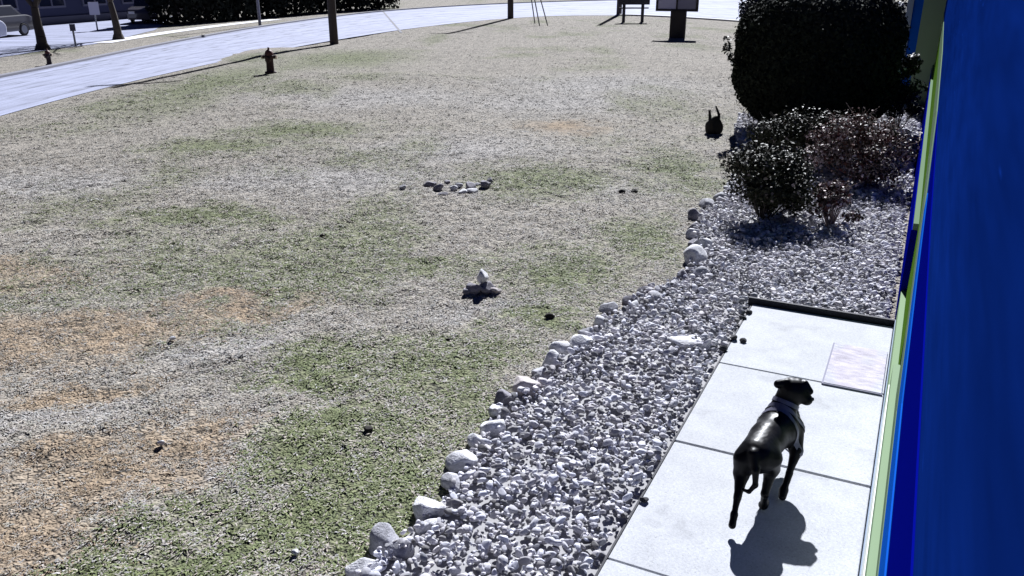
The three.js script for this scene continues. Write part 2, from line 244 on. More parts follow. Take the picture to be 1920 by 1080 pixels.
ROCKS.forEach(([x, z, w, m], i) => rock('border_rock', x, z, w * 0.9, rockWords[m], 'rocks edging the gravel bed', { m, seed: 40 + i, turn: i * 1.7, hk: 0.62 + 0.3 * hash(i, 3), dk: 0.7 + 0.25 * hash(i, 5) }));
rock('flat_stone', 1.5, -6.47, 0.33, 'broad flat whitish stone lying in the gravel beside the walk', null, { m: 0, seed: 301, hk: 0.34, dk: 0.75, sink: 0.05, category: 'stone' });
rock('lawn_stone', 1.68, -6.5, 0.15, 'small grey stone next to the broad flat stone in gravel', null, { m: 1, seed: 302, sink: 0.1, category: 'stone' });
// stones on the lawn
[[-0.38, -7.74, 0.17, 2], [-0.26, -7.78, 0.18, 2], [-0.3, -7.8, 0.14, 0, 0.95], [-0.17, -7.75, 0.12, 3], [-0.45, -7.7, 0.1, 2]].forEach(([x, z, w, m, hk], i) => rock('piled_stone', x, z, w, 'angular stone in the small pile alone on the lawn', 'stones piled on the open lawn', { m, seed: 320 + i, hk: hk ?? 0.62, sink: hk ? -0.62 : 0.08, turn: i, category: 'stone', base: groundH(x, z) }));
[[-1.25, -12.19], [-1.09, -11.96], [-0.99, -12.36], [-0.87, -11.96], [-0.72, -11.77], [-0.62, -11.96], [-0.52, -12.19], [-0.41, -12.09], [-0.34, -12.36], [-1.62, -11.96], [-1.0, -11.64], [-1.18, -12.22], [-0.58, -11.82], [-0.8, -12.1]].forEach(([x, z], i) => rock('scattered_stone', x, z, 0.09 + 0.1 * hash(i, 8), 'small stone in the scattered patch of stones and soil on the lawn', 'stones scattered in a patch on the lawn', { m: [2, 2, 2, 0, 0, 2, 1, 2, 2, 1, 2, 2, 0, 1][i], seed: 340 + i, hk: 0.35 + 0.4 * hash(i, 9), sink: 0.15, turn: i, category: 'stone', base: groundH(x, z) }));
{ const md = mat(0.02, 0.017, 0.014, 1); [[-1.01, -5.07, 0.075], [0.35, -7.12, 0.09], [1.59, -11.7, 0.1], [1.79, -11.77, 0.1], [-2.3, -9.6, 0.07], [-0.55, -6.6, 0.05]].forEach(([x, z, w], i) => { const o = mesh('soil_clod', rockGeo(380 + i, w, w * 0.6, w * 0.8), md); o.position.set(x, groundH(x, z) + w * 0.18, z); tag(o, 'small dark clod of soil lying on the lawn', 'clod', 'dark clods on the lawn'); });
  [[-2.96, -6.58, 0.055], [-2.4, -4.9, 0.05], [-1.2, -3.75, 0.045]].forEach(([x, z, w], i) => rock('pale_pebble', x, z, w, 'single whitish pebble lying loose in the lawn grass', 'pale pebbles loose in the grass', { m: 0, seed: 395 + i, sink: 0, base: groundH(x, z) + 0.01, category: 'pebble' }));
  [[2.22, -7.15, 0.06], [2.14, -7.02, 0.045], [1.93, -6.56, 0.07], [2.0, -6.51, 0.06], [1.79, -6.35, 0.07], [0.8, -4.21, 0.05]].forEach(([x, z, w], i) => { const o = mesh('stray_pebble', rockGeo(400 + i, w, w * 0.7, w * 0.8), mat(0.03, 0.03, 0.035, 0.9)); o.position.set(x, w * 0.26, z); tag(o, 'small dark pebble strayed onto the edge of the concrete walk', 'pebble', 'dark pebbles on the walk'); }); }

// ------------------------------------------------------------------ the walk: five slabs, mat, edging
const concreteMap = tex(1024, (i, j, s) => { const n = 0.4 * pnoise(i, j, s, 380, 1) + 0.35 * pnoise(i, j, s, 160, 2) + 0.25 * pnoise(i, j, s, 12, 3); const sp = hash(i >> 2, j >> 2, 5) > 0.992 ? -0.12 : 0; const st = sstep(0.62, 0.8, 0.6 * pnoise(i, j, s, 5, 21) + 0.4 * pnoise(i, j, s, 22, 22)), k = 0.86 + 0.2 * (n - 0.5) + sp - 0.045 * st; return [k, k, k]; });
const walk = new THREE.Group(); walk.name = 'walk'; walk.userData = { kind: 'structure' }; walk.rotation.y = wallTurn; scene.add(walk);
const M_conc = mat(0.55, 0.565, 0.595, 0.95, { map: concreteMap, bumpMap: concreteMap, bumpScale: 0.002 });
[[6.24, 7.66], [4.9, 6.24], [3.55, 4.9], [2.2, 3.55], [0.85, 2.2]].forEach(([a, b], i) => {
  const gap = 0.007, L = b - a - gap * 2, g = new RoundedBoxGeometry(1.245, 0.1, L, 2, 0.008), p = g.attributes.position, t = g.attributes.uv;
  for (let k = 0; k < p.count; k++) t.setXY(k, p.getX(k) * 0.7 + i * 0.37, p.getZ(k) * 0.7 + i * 0.61);
  const m = mesh('slab', g, M_conc, walk); m.position.set(-(-0.095 + 1.245 / 2), -0.05 - (i === 2 ? 0.004 : 0), -(a + b) / 2);
});
{ const o = thing('landscape_edging', 'low black edging strip around the end and side of the walk', 'edging', [0, 0, 0], wallTurn), m = mat(0.012, 0.012, 0.02, 0.8);
  mesh('end_board', bx(1.3, 0.12, 0.03, -0.55, -0.005, -7.69), m, o); mesh('side_board', bx(0.012, 0.07, 6.9, -1.158, -0.037, -4.27), m, o); }
{ const o = thing('door_mat', 'thin faded lavender mat lying on the walk against the wall', 'mat', [0, 0, 0], wallTurn);
  const t = tex(256, (i, j, s) => { const ln = pnoise(i, j / 1, s, 6, 2) * 0.3 + 0.7 * pnoise(i / 5, j, s, 40, 3), k = 0.82 + 0.22 * (ln - 0.5) + 0.1 * (hash(i >> 1, j >> 1, 3) - 0.5), pk = sstep(0.35, 0.65, pnoise(i, j, s, 3, 9)); return [k * (0.985 + 0.02 * pk), k * (0.985 - 0.01 * pk), k]; });
  const g = new RoundedBoxGeometry(0.42, 0.016, 0.82, 2, 0.006); mesh('mat_top', g, mat(0.6, 0.6, 0.66, 0.95, { map: t }), o).position.set(-0.13, 0.0085, -6.62);
  mesh('mat_edge_shade', M([bx(0.43, 0.012, 0.012, -0.13, 0.0065, -6.206), bx(0.012, 0.012, 0.83, -0.346, 0.0065, -6.62)]), mat(0.2, 0.2, 0.26, 0.9), o); }  // shadow at the near and lawn edges painted in as dark strips

// ------------------------------------------------------------------ the blue building on the right
{
  const b = thing('blue_building', 'long blue rendered building wall with green base band beside the walk', 'building', [0, 0, 0], wallTurn);
  const blueMap = tex(512, (i, j, s) => { const n = 0.5 * pnoise(i, j, s, 8, 4) + 0.3 * pnoise(i, j, s, 60, 5) + 0.2 * pnoise(i, j, s, 200, 6), k = 0.75 + 0.3 * (n - 0.5) + (hash(i, j, 8) > 0.9992 ? 0.25 : 0); return [k, k, k]; });
  const paint = (r, g, b, extra = {}) => new THREE.MeshPhysicalMaterial({ color: new THREE.Color().setRGB(r, g, b), roughness: 0.95, specularIntensity: 0, ...extra });
  const blue = paint(0.005, 0.037, 0.31, { map: blueMap, bumpMap: blueMap, bumpScale: 0.003 }), navy = paint(0.001, 0.003, 0.17), mid = paint(0.006, 0.08, 0.42), green = paint(0.075, 0.16, 0.02), pale = paint(0.13, 0.19, 0.12), sage = paint(0.22, 0.3, 0.19), sunlitWhite = paint(0.72, 0.76, 0.72), grey = paint(0.25, 0.3, 0.38);
  const seg = (u0, u1, v0, v1, y0, y1) => { const g = bx(v1 - v0, y1 - y0, u1 - u0, -(v0 + v1) / 2, (y0 + y1) / 2, -(u0 + u1) / 2); return g; };
  const swoosh = (pts, v0, v1) => { const g = new THREE.ExtrudeGeometry(new THREE.Shape(pts.map(([u, y]) => new THREE.Vector2(u, y))), { depth: v1 - v0, bevelEnabled: false }); g.rotateY(Math.PI / 2); g.translate(-v1, 0, 0); return g; };
  mesh('wall', seg(-4, 30, -9, -0.158, -0.1, 5.2), blue, b);
  mesh('plinth', seg(-4, 7.697, -0.158, -0.1, -0.06, 0.06), grey, b);
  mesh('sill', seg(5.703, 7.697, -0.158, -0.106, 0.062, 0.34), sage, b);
  mesh('sunlit_sill', seg(-4, 5.7, -0.158, -0.106, 0.062, 0.34), sunlitWhite, b);  // sunlit stretch of the green sill, the sunlight painted in as white
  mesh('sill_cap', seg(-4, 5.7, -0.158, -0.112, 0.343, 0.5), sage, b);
  mesh('skirting', seg(7.7, 22, -0.158, -0.098, -0.06, 0.9), navy, b);
  mesh('pale_rail', seg(7.7, 22, -0.158, -0.108, 0.903, 0.96), pale, b);
  mesh('green_stripe', swoosh([[5.71, 0.345], [7.69, 0.345], [7.71, 0.963], [22, 0.963], [22, 1.75], [13, 1.6], [9, 1.35], [7, 1.02], [5.71, 0.8]], -0.158, -0.15), green, b);
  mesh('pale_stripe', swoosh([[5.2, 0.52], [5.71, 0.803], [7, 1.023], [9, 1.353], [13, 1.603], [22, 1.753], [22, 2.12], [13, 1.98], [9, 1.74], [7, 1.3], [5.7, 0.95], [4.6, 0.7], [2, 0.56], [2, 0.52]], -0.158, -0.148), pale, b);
  mesh('mid_blue_stripe', swoosh([[-4, 0.503], [1.99, 0.503], [1.99, 0.563], [4.59, 0.703], [5.69, 0.953], [6.9, 1.225], [6.9, 1.42], [5.5, 1.15], [4.2, 0.95], [-4, 0.85]], -0.158, -0.151), mid, b);
  mesh('navy_stripe', swoosh([[-4, 0.95], [4.2, 1.06], [5.5, 1.26], [7.0, 1.56], [8.6, 1.8], [7, 1.76], [5, 1.68], [-4, 1.66]], -0.158, -0.152), navy, b);
  const w = thing('projecting_wing', 'far end wing of the blue building with green striped face', 'building', [0, 0, 0], wallTurn);
  mesh('wall', seg(22.05, 30.02, -3, 0.6, -0.1, 5.3), blue, w);
  mesh('green_panel', seg(22.0, 22.05, -0.25, 0.3, -0.08, 5.28), sage, w);
  mesh('corner_trim', seg(21.98, 22.05, 0.5, 0.63, -0.08, 5.28), grey, w);
  mesh('blue_panel', seg(22.01, 22.05, 0.3, 0.5, -0.08, 5.28), mid, w);
}

// ------------------------------------------------------------------ shrubs
function leafGeo(points, size, R, col, { flat: fl = 0.3 } = {}) {          // points: [x,y,z,nx,ny,nz]
  const P = new Float32Array(points.length * 12), C = new Float32Array(points.length * 12), I = new Uint32Array(points.length * 6), n = V(), t = V(), s = V();
  points.forEach((q, i) => {
    n.set(q[3] + (R() - 0.5) * 1.8, q[4] + (R() - 0.5) * 1.8 + fl, q[5] + (R() - 0.5) * 1.8).normalize(); t.set(R() - 0.5, R() - 0.5, R() - 0.5).cross(n).normalize(); s.crossVectors(n, t);
    const L = size * (0.6 + 0.8 * R()), w = L * 0.32, o = i * 12, k = 0.6 + 0.8 * R(), c = col(R);
    const a = [q[0] - t.x * L / 2, q[1] - t.y * L / 2, q[2] - t.z * L / 2], e = [q[0] + t.x * L / 2, q[1] + t.y * L / 2, q[2] + t.z * L / 2];
    P.set([...a, q[0] + s.x * w + n.x * w * 0.4, q[1] + s.y * w + n.y * w * 0.4, q[2] + s.z * w + n.z * w * 0.4, ...e, q[0] - s.x * w + n.x * w * 0.4, q[1] - s.y * w + n.y * w * 0.4, q[2] - s.z * w + n.z * w * 0.4], o);
    for (let j = 0; j < 4; j++) C.set([c[0] * k, c[1] * k, c[2] * k], o + j * 3); I.set([i * 4, i * 4 + 1, i * 4 + 2, i * 4, i * 4 + 2, i * 4 + 3], i * 6);
  });
  const g = new THREE.BufferGeometry(); g.setAttribute('position', new THREE.BufferAttribute(P, 3)); g.setAttribute('color', new THREE.BufferAttribute(C, 3)); g.setIndex(new THREE.BufferAttribute(I, 1)); g.computeVertexNormals(); return g;
}
const leafMat = (rough = 0.6) => new THREE.MeshPhysicalMaterial({ vertexColors: true, roughness: rough, specularIntensity: 0.35, side: THREE.DoubleSide });
const M_bark = mat(0.05, 0.04, 0.035, 1);
// a point cloud filling the outer shell of a lumpy dome: h high, radii rx, rz, widest at mid height
function dome(n, rx, h, rz, R, seed, { low = 0.25, sq = 0.7, depth = 0.3, lump = 0.3 } = {}) {
  const pts = []; while (pts.length < n) {
    const a = R() * 6.283, y = -1 + 2 * R(), yy = y, rr = Math.pow(Math.max(0, 1 - Math.pow(Math.abs(yy), 2 / sq)), sq / 2) * (y < 0 ? 1 - low * y * y : 1);
    const k = (1 - lump / 2 + lump * fbm(a * 1.6 + seed, y * 2.2 + 5, seed, 3)) * (1 - depth * Math.pow(R(), 1.8)) + (R() < 0.04 ? 0.06 * R() : 0);
    pts.push([Math.cos(a) * rr * rx * k, h / 2 * (1 + yy * k), Math.sin(a) * rr * rz * k, Math.cos(a) * rr, yy, Math.sin(a) * rr]);
  } return pts;
}
function stems(n, spread, h, R, r = 0.02) { const l = []; for (let i = 0; i < n; i++) { const a = R() * 6.283, q = V(Math.cos(a) * spread * R(), h * (0.6 + 0.4 * R()), Math.sin(a) * spread * R()); l.push(cyl(V(q.x * 0.15, -0.05, q.z * 0.15), q, r, r * 0.5, 6)); } return M(l); }
{
  const R = rng(71), o = thing('large_shrub', 'large dense black green clipped shrub rising beside the building', 'shrub', [5.98, G0, -16.75]);
  mesh('foliage', leafGeo(dome(80000, 1.52, 2.72, 1.35, R, 3, { low: 0.2, sq: 0.55, depth: 0.38, lump: 0.2 }), 0.08, R, () => [0.02, 0.025, 0.017]), leafMat(0.9), o);
  mesh('stem', stems(7, 0.7, 1.2, R, 0.04), M_bark, o);
  const sp = []; for (let i = 0; i < 150; i++) { const t = i / 150; sp.push([-1.5 - Math.min(1, t * 1.6) * 0.34 + (R() - 0.5) * 0.13, 1.2 + t * 0.62 + (R() - 0.5) * 0.13, 0.2 + (R() - 0.5) * 0.1, 0, 1, 0]); }
  const q = mesh('sprig', leafGeo(sp, 0.09, R, () => [0.02, 0.025, 0.018]), leafMat(0.6), o); mesh('twig', M([cyl(V(-1.3, 1.05, 0.2), V(-1.72, 1.45, 0.2), 0.015, 0.01, 5), cyl(V(-1.72, 1.45, 0.2), V(-1.86, 1.86, 0.2), 0.01, 0.005, 5)]), M_bark, q);
}
function shrub(name, label, x, z, rx, h, rz, n, leaf, col, seed, opt = {}, sr = 0.012) {
  const R = rng(seed), o = thing(name, label, 'shrub', [x, G0, z]);
  const pts = [], tw = [], nc = opt.clumps ?? 16; let made = 0;
  for (let c = 0; c < nc; c++) {                                     // each shoot carries a loose clump of leaves
    const a = R() * 6.283, q = Math.sqrt(R()), y = 0.3 + 0.62 * R(), cx = Math.cos(a) * q * rx * 0.72 * (1.15 - 0.4 * y), cz = Math.sin(a) * q * rz * 0.72 * (1.15 - 0.4 * y), cy = y * h * (1.05 - 0.3 * q), r = (0.2 + 0.2 * R()) * Math.min(rx, h) * (opt.loose ?? 1);
    for (const p of dome(Math.floor(n / nc), r * 1.2, r * 1.7, r * 1.2, R, seed + c, { lump: 0.7, depth: 0.85, sq: 1 })) pts.push([cx + p[0], Math.max(0.02, cy + p[1] - r * 0.85), cz + p[2], p[3], p[4], p[5]]);
    tw.push(cyl(V(cx * 0.1, -0.03, cz * 0.1), V(cx * 0.7, cy * 0.6, cz * 0.7), sr, sr * 0.8, 6), cyl(V(cx * 0.7, cy * 0.6, cz * 0.7), V(cx, cy + r * 0.4, cz), sr * 0.8, sr * 0.4, 6));
    for (let k = 0; k < 5; k++) { const e = V(cx + (R() - 0.5) * r * 2.6, cy + r * (0.3 + 0.9 * R()), cz + (R() - 0.5) * r * 2.6); tw.push(cyl(V(cx, cy, cz), e, sr * 0.45, sr * 0.2, 5)); }
  }
  mesh('foliage', leafGeo(pts, leaf, R, col), leafMat(0.55), o);
  mesh('stem', M(tw), opt.bark ?? M_bark, o); return o;
}
const M_twig = mat(0.2, 0.15, 0.14, 0.9);
const dk = (R) => R() < 0.05 ? [0.22, 0.18, 0.16] : [0.03, 0.032, 0.017], rd = (R) => R() < 0.3 ? [0.46, 0.38, 0.38] : R() < 0.4 ? [0.09, 0.035, 0.03] : [0.05, 0.036, 0.03];
shrub('low_shrub', 'dark green low shrub at the gravel edge beside the lawn', 3.25, -10.35, 0.7, 1.1, 0.66, 15000, 0.046, dk, 81, { clumps: 20 });
shrub('dark_bushy_shrub', 'dark shrub between the dark boulder and the large clipped shrub', 4.75, -13.6, 0.85, 1.15, 0.7, 11000, 0.048, dk, 82, { clumps: 18 });
shrub('twiggy_shrub', 'wide reddish brown shrub with pale tips against the building', 5.25, -12.3, 1.1, 1.15, 1.1, 9000, 0.05, rd, 83, { clumps: 46, loose: 0.62, bark: M_twig });
shrub('small_brown_shrub', 'small open brown shrub standing in the gravel in front of others', 4.0, -10.0, 0.42, 0.66, 0.4, 1100, 0.055, rd, 84, { clumps: 24, loose: 0.7, bark: M_twig }, 0.008);
shrub('corner_shrub', 'dark upright shrub squeezed between the clipped shrub and the building', 7.6, -16.4, 0.6, 1.75, 0.6, 6000, 0.07, (R) => R() < 0.06 ? [0.4, 0.4, 0.42] : [0.02, 0.025, 0.017], 85, { clumps: 16 });
{ const o = mesh('dark_boulder', rockGeo(90, 0.72, 0.5, 0.6), mat(0.012, 0.014, 0.045, 0.9, { map: rockMap, bumpMap: rockMap, bumpScale: 0.01 })); o.position.set(4.25, 0.16, -13.9); tag(o, 'dark bluish boulder at the lawn edge behind the low shrub', 'boulder'); }
{ const R = rng(93), o = thing('shrub_stump', 'small dark cut stump with two upright shoots in the lawn', 'stump', [4.02, G0, -16.5]), m = mat(0.02, 0.018, 0.016, 1);
  mesh('stump', rockGeo(94, 0.3, 0.42, 0.3), m, o).position.y = 0.13; mesh('shoot', M([cyl(V(-0.08, 0.2, 0), V(-0.12, 0.46, 0), 0.045, 0.02, 6)]), m, o); mesh('shoot', M([cyl(V(0.05, 0.2, 0), V(0.08, 0.36, 0), 0.045, 0.03, 6), cyl(V(0.08, 0.36, 0), V(0.0, 0.54, 0), 0.03, 0.015, 6)]), m, o); }

// ------------------------------------------------------------------ the dog
{
  const B = V(1.5, 0, -4.2), S = [];
  const bone = (a, ra, b, rb) => S.push([V(...a).sub(B), ra, V(...b).sub(B), rb]);
  bone([1.42, .375, -4.13], .108, [1.53, .38, -4.3], .104); bone([1.53, .38, -4.3], .104, [1.64, .365, -4.45], .118); bone([1.64, .365, -4.45], .12, [1.71, .37, -4.56], .1);
  bone([1.66, .43, -4.49], .088, [1.718, .56, -4.54], .07);                                             // neck
  bone([1.718, .598, -4.53], .07, [1.748, .6, -4.525], .066); bone([1.762, .578, -4.51], .05, [1.806, .545, -4.49], .037); // skull, muzzle
  bone([1.685, .645, -4.525], .022, [1.636, .628, -4.53], .026); bone([1.79, .645, -4.505], .02, [1.822, .6, -4.485], .018); // ears
  bone([1.745, .36, -4.48], .065, [1.745, .25, -4.38], .04); bone([1.745, .25, -4.38], .034, [1.69, .14, -4.3], .02); bone([1.69, .14, -4.3], .021, [1.645, .06, -4.235], .019); bone([1.645, .06, -4.235], .028, [1.632, .035, -4.205], .024);
  bone([1.62, .33, -4.53], .06, [1.66, .22, -4.58], .036); bone([1.66, .22, -4.58], .032, [1.73, .2, -4.68], .024); bone([1.73, .2, -4.68], .025, [1.75, .16, -4.64], .026);
  bone([1.35, .36, -4.11], .07, [1.335, .275, -4.1], .047); bone([1.335, .275, -4.1], .04, [1.295, .18, -4.0], .021); bone([1.295, .18, -4.0], .022, [1.268, .1, -3.94], .017); bone([1.268, .1, -3.94], .023, [1.252, .055, -3.905], .022);
  bone([1.495, .36, -4.12], .072, [1.518, .28, -4.14], .048); bone([1.518, .28, -4.14], .04, [1.478, .145, -4.08], .022); bone([1.478, .145, -4.08], .023, [1.49, .045, -4.12], .018); bone([1.495, .035, -4.125], .03, [1.52, .024, -4.17], .024);
  bone([1.375, .43, -4.06], .03, [1.385, .35, -4.01], .02); bone([1.385, .35, -4.01], .02, [1.383, .27, -3.985], .016); bone([1.383, .27, -3.985], .016, [1.352, .225, -3.985], .013); bone([1.352, .225, -3.985], .013, [1.318, .235, -3.99], .01);
  const q = V(), ab = V();
  function sdf(x, y, z) {
    let d = 1e3; const K = 0.028;
    for (const [a, ra, b, rb] of S) { q.set(x - a.x, y - a.y, z - a.z); ab.subVectors(b, a); const t = clamp(q.dot(ab) / ab.lengthSq()); const e = q.addScaledVector(ab, -t).length() - (ra + (rb - ra) * t); const k = Math.min(K, ra * 0.6), h = Math.max(k - Math.abs(d - e), 0) / k; d = Math.min(d, e) - h * h * k * 0.25; }
    return d + 0.007 * (noise3(x * 17, y * 17, z * 17, 4) - 0.5) + 0.003 * (noise3(x * 60, y * 60, z * 60, 9) - 0.5);
  }
  const N = 130, H = 0.46, ctr = V(0.04, 0.36, -0.1), mc = new MarchingCubes(N, new THREE.MeshBasicMaterial(), false, false, 150000); mc.isolation = 0;
  const f = mc.field; for (let k = 0; k < N; k++) for (let j = 0; j < N; j++) for (let i = 0; i < N; i++) f[i + j * N + k * N * N] = -sdf(ctr.x + (i - N / 2) / (N / 2) * H, ctr.y + (j - N / 2) / (N / 2) * H, ctr.z + (k - N / 2) / (N / 2) * H);
  mc.update(); const n = mc.count, P = new Float32Array(n * 3); for (let i = 0; i < n; i++) { P[i * 3] = mc.positionArray[i * 3] * H + ctr.x; P[i * 3 + 1] = mc.positionArray[i * 3 + 1] * H + ctr.y; P[i * 3 + 2] = mc.positionArray[i * 3 + 2] * H + ctr.z; }
  let g = new THREE.BufferGeometry(); g.setAttribute('position', new THREE.BufferAttribute(P, 3)); g = mergeVertices(g, 1e-5); g.computeVertexNormals();
  const o = thing('dog', 'short haired black dog in harness running along the concrete walk', 'dog', B.toArray());
  mesh('body', g, new THREE.MeshPhysicalMaterial({ color: new THREE.Color().setRGB(0.003, 0.003, 0.004), roughness: 0.4, specularIntensity: 0.26 }), o);
  // collar and harness straps follow the coat
  function band(c, axis, w, lift) {
    const A = V(...axis).normalize(), X = V(0, 1, 0).cross(A).normalize(), Y = A.clone().cross(X), C = V(...c).sub(B), n = 48, pos = [], I = [];
    for (let i = 0; i <= n; i++) { const a = i / n * Math.PI * 2, d = X.clone().multiplyScalar(Math.cos(a)).addScaledVector(Y, Math.sin(a)); for (const s of [-1, 1]) { const c0 = C.clone().addScaledVector(A, s * w / 2); let r = 0.02; while (r < 0.22 && sdf(c0.x + d.x * r, c0.y + d.y * r, c0.z + d.z * r) < lift) r += 0.002; const p = c0.addScaledVector(d, r); pos.push(p.x, p.y, p.z); } if (i < n) I.push(i * 2, i * 2 + 1, i * 2 + 2, i * 2 + 1, i * 2 + 3, i * 2 + 2); }
    const q = new THREE.BufferGeometry(); q.setAttribute('position', new THREE.Float32BufferAttribute(pos, 3)); q.setIndex(I); q.computeVertexNormals(); return q;
  }
  const strap = mat(0.1, 0.1, 0.14, 0.4, { side: THREE.DoubleSide });
  mesh('collar', band([1.695, .5, -4.52], [0.06, .12, -.055], 0.026, 0.004), strap, o);
  mesh('harness_strap', band([1.63, .37, -4.44], [0.11, 0.0, -.15], 0.026, 0.003), strap, o);
  mesh('chest_strap', band([1.675, .43, -4.5], [0.1, .1, -.12], 0.024, 0.004), strap, o);
  const hip = V(1.838, .55, -4.482).sub(B); mesh('nose', new THREE.SphereGeometry(0.013, 10, 8).translate(hip.x, hip.y, hip.z), mat(0.01, 0.01, 0.012, 0.25), o);
  for (const [x, y, z] of [[1.785, .612, -4.572], [1.808, .61, -4.5]]) mesh('eye', new THREE.SphereGeometry(0.009, 8, 6).translate(x - B.x, y, z - B.z), mat(0.02, 0.012, 0.008, 0.1), o);
}

// ------------------------------------------------------------------ street furniture
const M_pole = mat(0.06, 0.05, 0.045, 0.95), M_steel = mat(0.3, 0.31, 0.33, 0.5, { metalness: 0.6 });
function utilityPole(x, z, H, r, label, arm) {
  const o = thing('utility_pole', label, 'utility pole', [x, G0, z], 0, 'utility poles along the road');
  mesh('pole', cyl(V(0, -0.1, 0), V(0, H, 0), r, r * 0.65, 14), M_pole, o);
  if (arm) { const a = mesh('crossarm', bx(2.4, 0.12, 0.1, 0, H - 0.7, 0.16, 0), M_pole, o); a.rotation.y = 0.5; for (const s of [-1.05, -0.45, 0.45, 1.05]) mesh('insulator', cyl(V(s, H - 0.64, 0.16), V(s, H - 0.44, 0.16), 0.045, 0.03, 8), mat(0.2, 0.18, 0.17, 0.3), a); }
}
utilityPole(-7.9, -38.2, 11.4, 0.19, 'thick dark wooden utility pole nearest the fire hydrant, at the lawn edge', true);
utilityPole(-0.1, -59.0, 11.8, 0.21, 'dark wooden utility pole beside the guy wires at the lawn edge', true);
utilityPole(7.9, -64.2, 10, 0.2, 'dark wooden utility pole standing behind the two legged sign', false);
[[1.41, -53.3], [1.62, -50.7], [2.11, -51.2]].forEach(([x, z], i) => { const o = thing('guy_wire', 'thin guy wire slanting from the lawn up to a utility pole', 'guy wire', [x, G0, z], 0, 'guy wires anchored in the lawn'); const top = V(-0.1 - x, 10 - i, -59 - z); mesh('wire', cyl(V(0, -0.05, 0), top, 0.02, 0.012, 6), mat(0.15, 0.15, 0.17, 0.6), o); mesh('guard', cyl(V(0, 0, 0), top.clone().multiplyScalar(0.22), 0.035, 0.035, 8), mat(0.25, 0.24, 0.2, 0.7), o); });
function hydrant(x, z, s, label, body) {
  const o = thing('fire_hydrant', label, 'fire hydrant', [x, groundH(x, z), z]); o.scale.setScalar(s);
  const prof = [[0, 0], [0.17, 0], [0.17, 0.05], [0.115, 0.06], [0.105, 0.3], [0.11, 0.42], [0.15, 0.44], [0.15, 0.5], [0.12, 0.52]].map(([a, b]) => new THREE.Vector2(a, b));
  mesh('barrel', new THREE.LatheGeometry(prof, 20), body, o);
  mesh('bonnet', new THREE.LatheGeometry([[0.12, 0.52], [0.125, 0.56], [0.1, 0.63], [0.05, 0.67], [0.03, 0.68], [0.03, 0.74], [0, 0.74]].map(([a, b]) => new THREE.Vector2(a, b)), 20), mat(0.1, 0.03, 0.025, 0.6), o);
  for (const s2 of [-1, 1]) { const nz = mesh('side_nozzle', cyl(V(s2 * 0.08, 0.47, 0), V(s2 * 0.19, 0.47, 0), 0.055, 0.055, 12), body, o); mesh('cap', cyl(V(s2 * 0.19, 0.47, 0), V(s2 * 0.23, 0.47, 0), 0.065, 0.06, 6), mat(0.6, 0.52, 0.42, 0.6), nz); }
  mesh('pumper_nozzle', M([cyl(V(0, 0.4, 0.07), V(0, 0.4, 0.18), 0.075, 0.075, 12), cyl(V(0, 0.4, 0.18), V(0, 0.4, 0.22), 0.085, 0.08, 6)]), body, o);
}
hydrant(-7.5, -26.4, 1.05, 'dark red fire hydrant with pale caps on the lawn by the road', mat(0.04, 0.014, 0.012, 0.7));
hydrant(-15.9, -29.3, 0.72, 'small dark hydrant on the dry verge across the road', mat(0.04, 0.03, 0.04, 0.6));
{ const o = thing('two_legged_sign', 'dark board sign on two posts standing on the far lawn', 'sign', [7.6, G0, -54.6], 0.12), m = mat(0.03, 0.03, 0.045, 0.7);
  for (const x of [-0.6, 0.6]) mesh('post', bx(0.17, 1.6, 0.12, x, 0.75, 0), m, o); mesh('board', bx(2.0, 0.6, 0.08, 0, 1.35, 0.11), m, o); mesh('rail', bx(1.9, 0.08, 0.06, 0, 0.85, 0.095), m, o); }
{ const o = thing('monument_sign', 'wide sign board on a thick dark pedestal on the lawn', 'sign', [7.85, G0, -41.5], -0.35), m = mat(0.018, 0.015, 0.015, 0.8);
  mesh('pedestal', bx(0.72, 1.25, 0.3, 0.1, 0.6, 0), m, o); mesh('frame', M([bx(2.0, 0.1, 0.16, 0, 1.27, 0), bx(2.0, 0.1, 0.16, 0, 1.85, 0), bx(0.1, 0.5, 0.16, -0.95, 1.56, 0), bx(0.1, 0.5, 0.16, 0.95, 1.56, 0), bx(0.08, 0.5, 0.15, 0, 1.56, 0)]), m, o);
  mesh('panel', bx(0.86, 0.48, 0.06, -0.47, 1.56, 0.02), mat(0.4, 0.4, 0.55, 0.7), o); mesh('panel', bx(0.86, 0.48, 0.06, 0.47, 1.56, 0.02), mat(0.2, 0.2, 0.28, 0.7), o); }
function signPost(x, z, h, w, label, pc) { const o = thing('road_sign', label, 'sign', [x, G0, z], 0.5); mesh('post', cyl(V(0, -0.1, 0), V(0, h, 0), 0.04, 0.04, 8), M_steel, o); mesh('plate', bx(w, w * 1.3, 0.03, 0, h - w * 0.6, 0.06), pc, o); }
signPost(-18.75, -36.9, 0.9, 0.22, 'short thin marker post with small plate at the lot edge', mat(0.08, 0.08, 0.12));
signPost(-22.3, -46.5, 1.45, 0.5, 'sign with pale plate on a thin post in the parking lot', mat(0.5, 0.5, 0.6));
for (const [x, z, l] of [[-14.9, -51.2, 'slim grey lamp post on the verge before the dark evergreens'], [-13.2, -77.3, 'slim grey lamp post at the far end of the dark evergreens']]) { const o = thing('lamp_post', l, 'lamp post', [x, G0, z]); mesh('post', cyl(V(0, -0.1, 0), V(0, 7, 0), 0.09, 0.06, 10), mat(0.2, 0.2, 0.26, 0.6), o); mesh('arm', cyl(V(0, 6.9, 0), V(1.6, 7.3, 0), 0.04, 0.035, 8), M_steel, o); mesh('lamp_head', bx(0.55, 0.1, 0.24, 1.75, 7.28, 0), M_steel, o); }

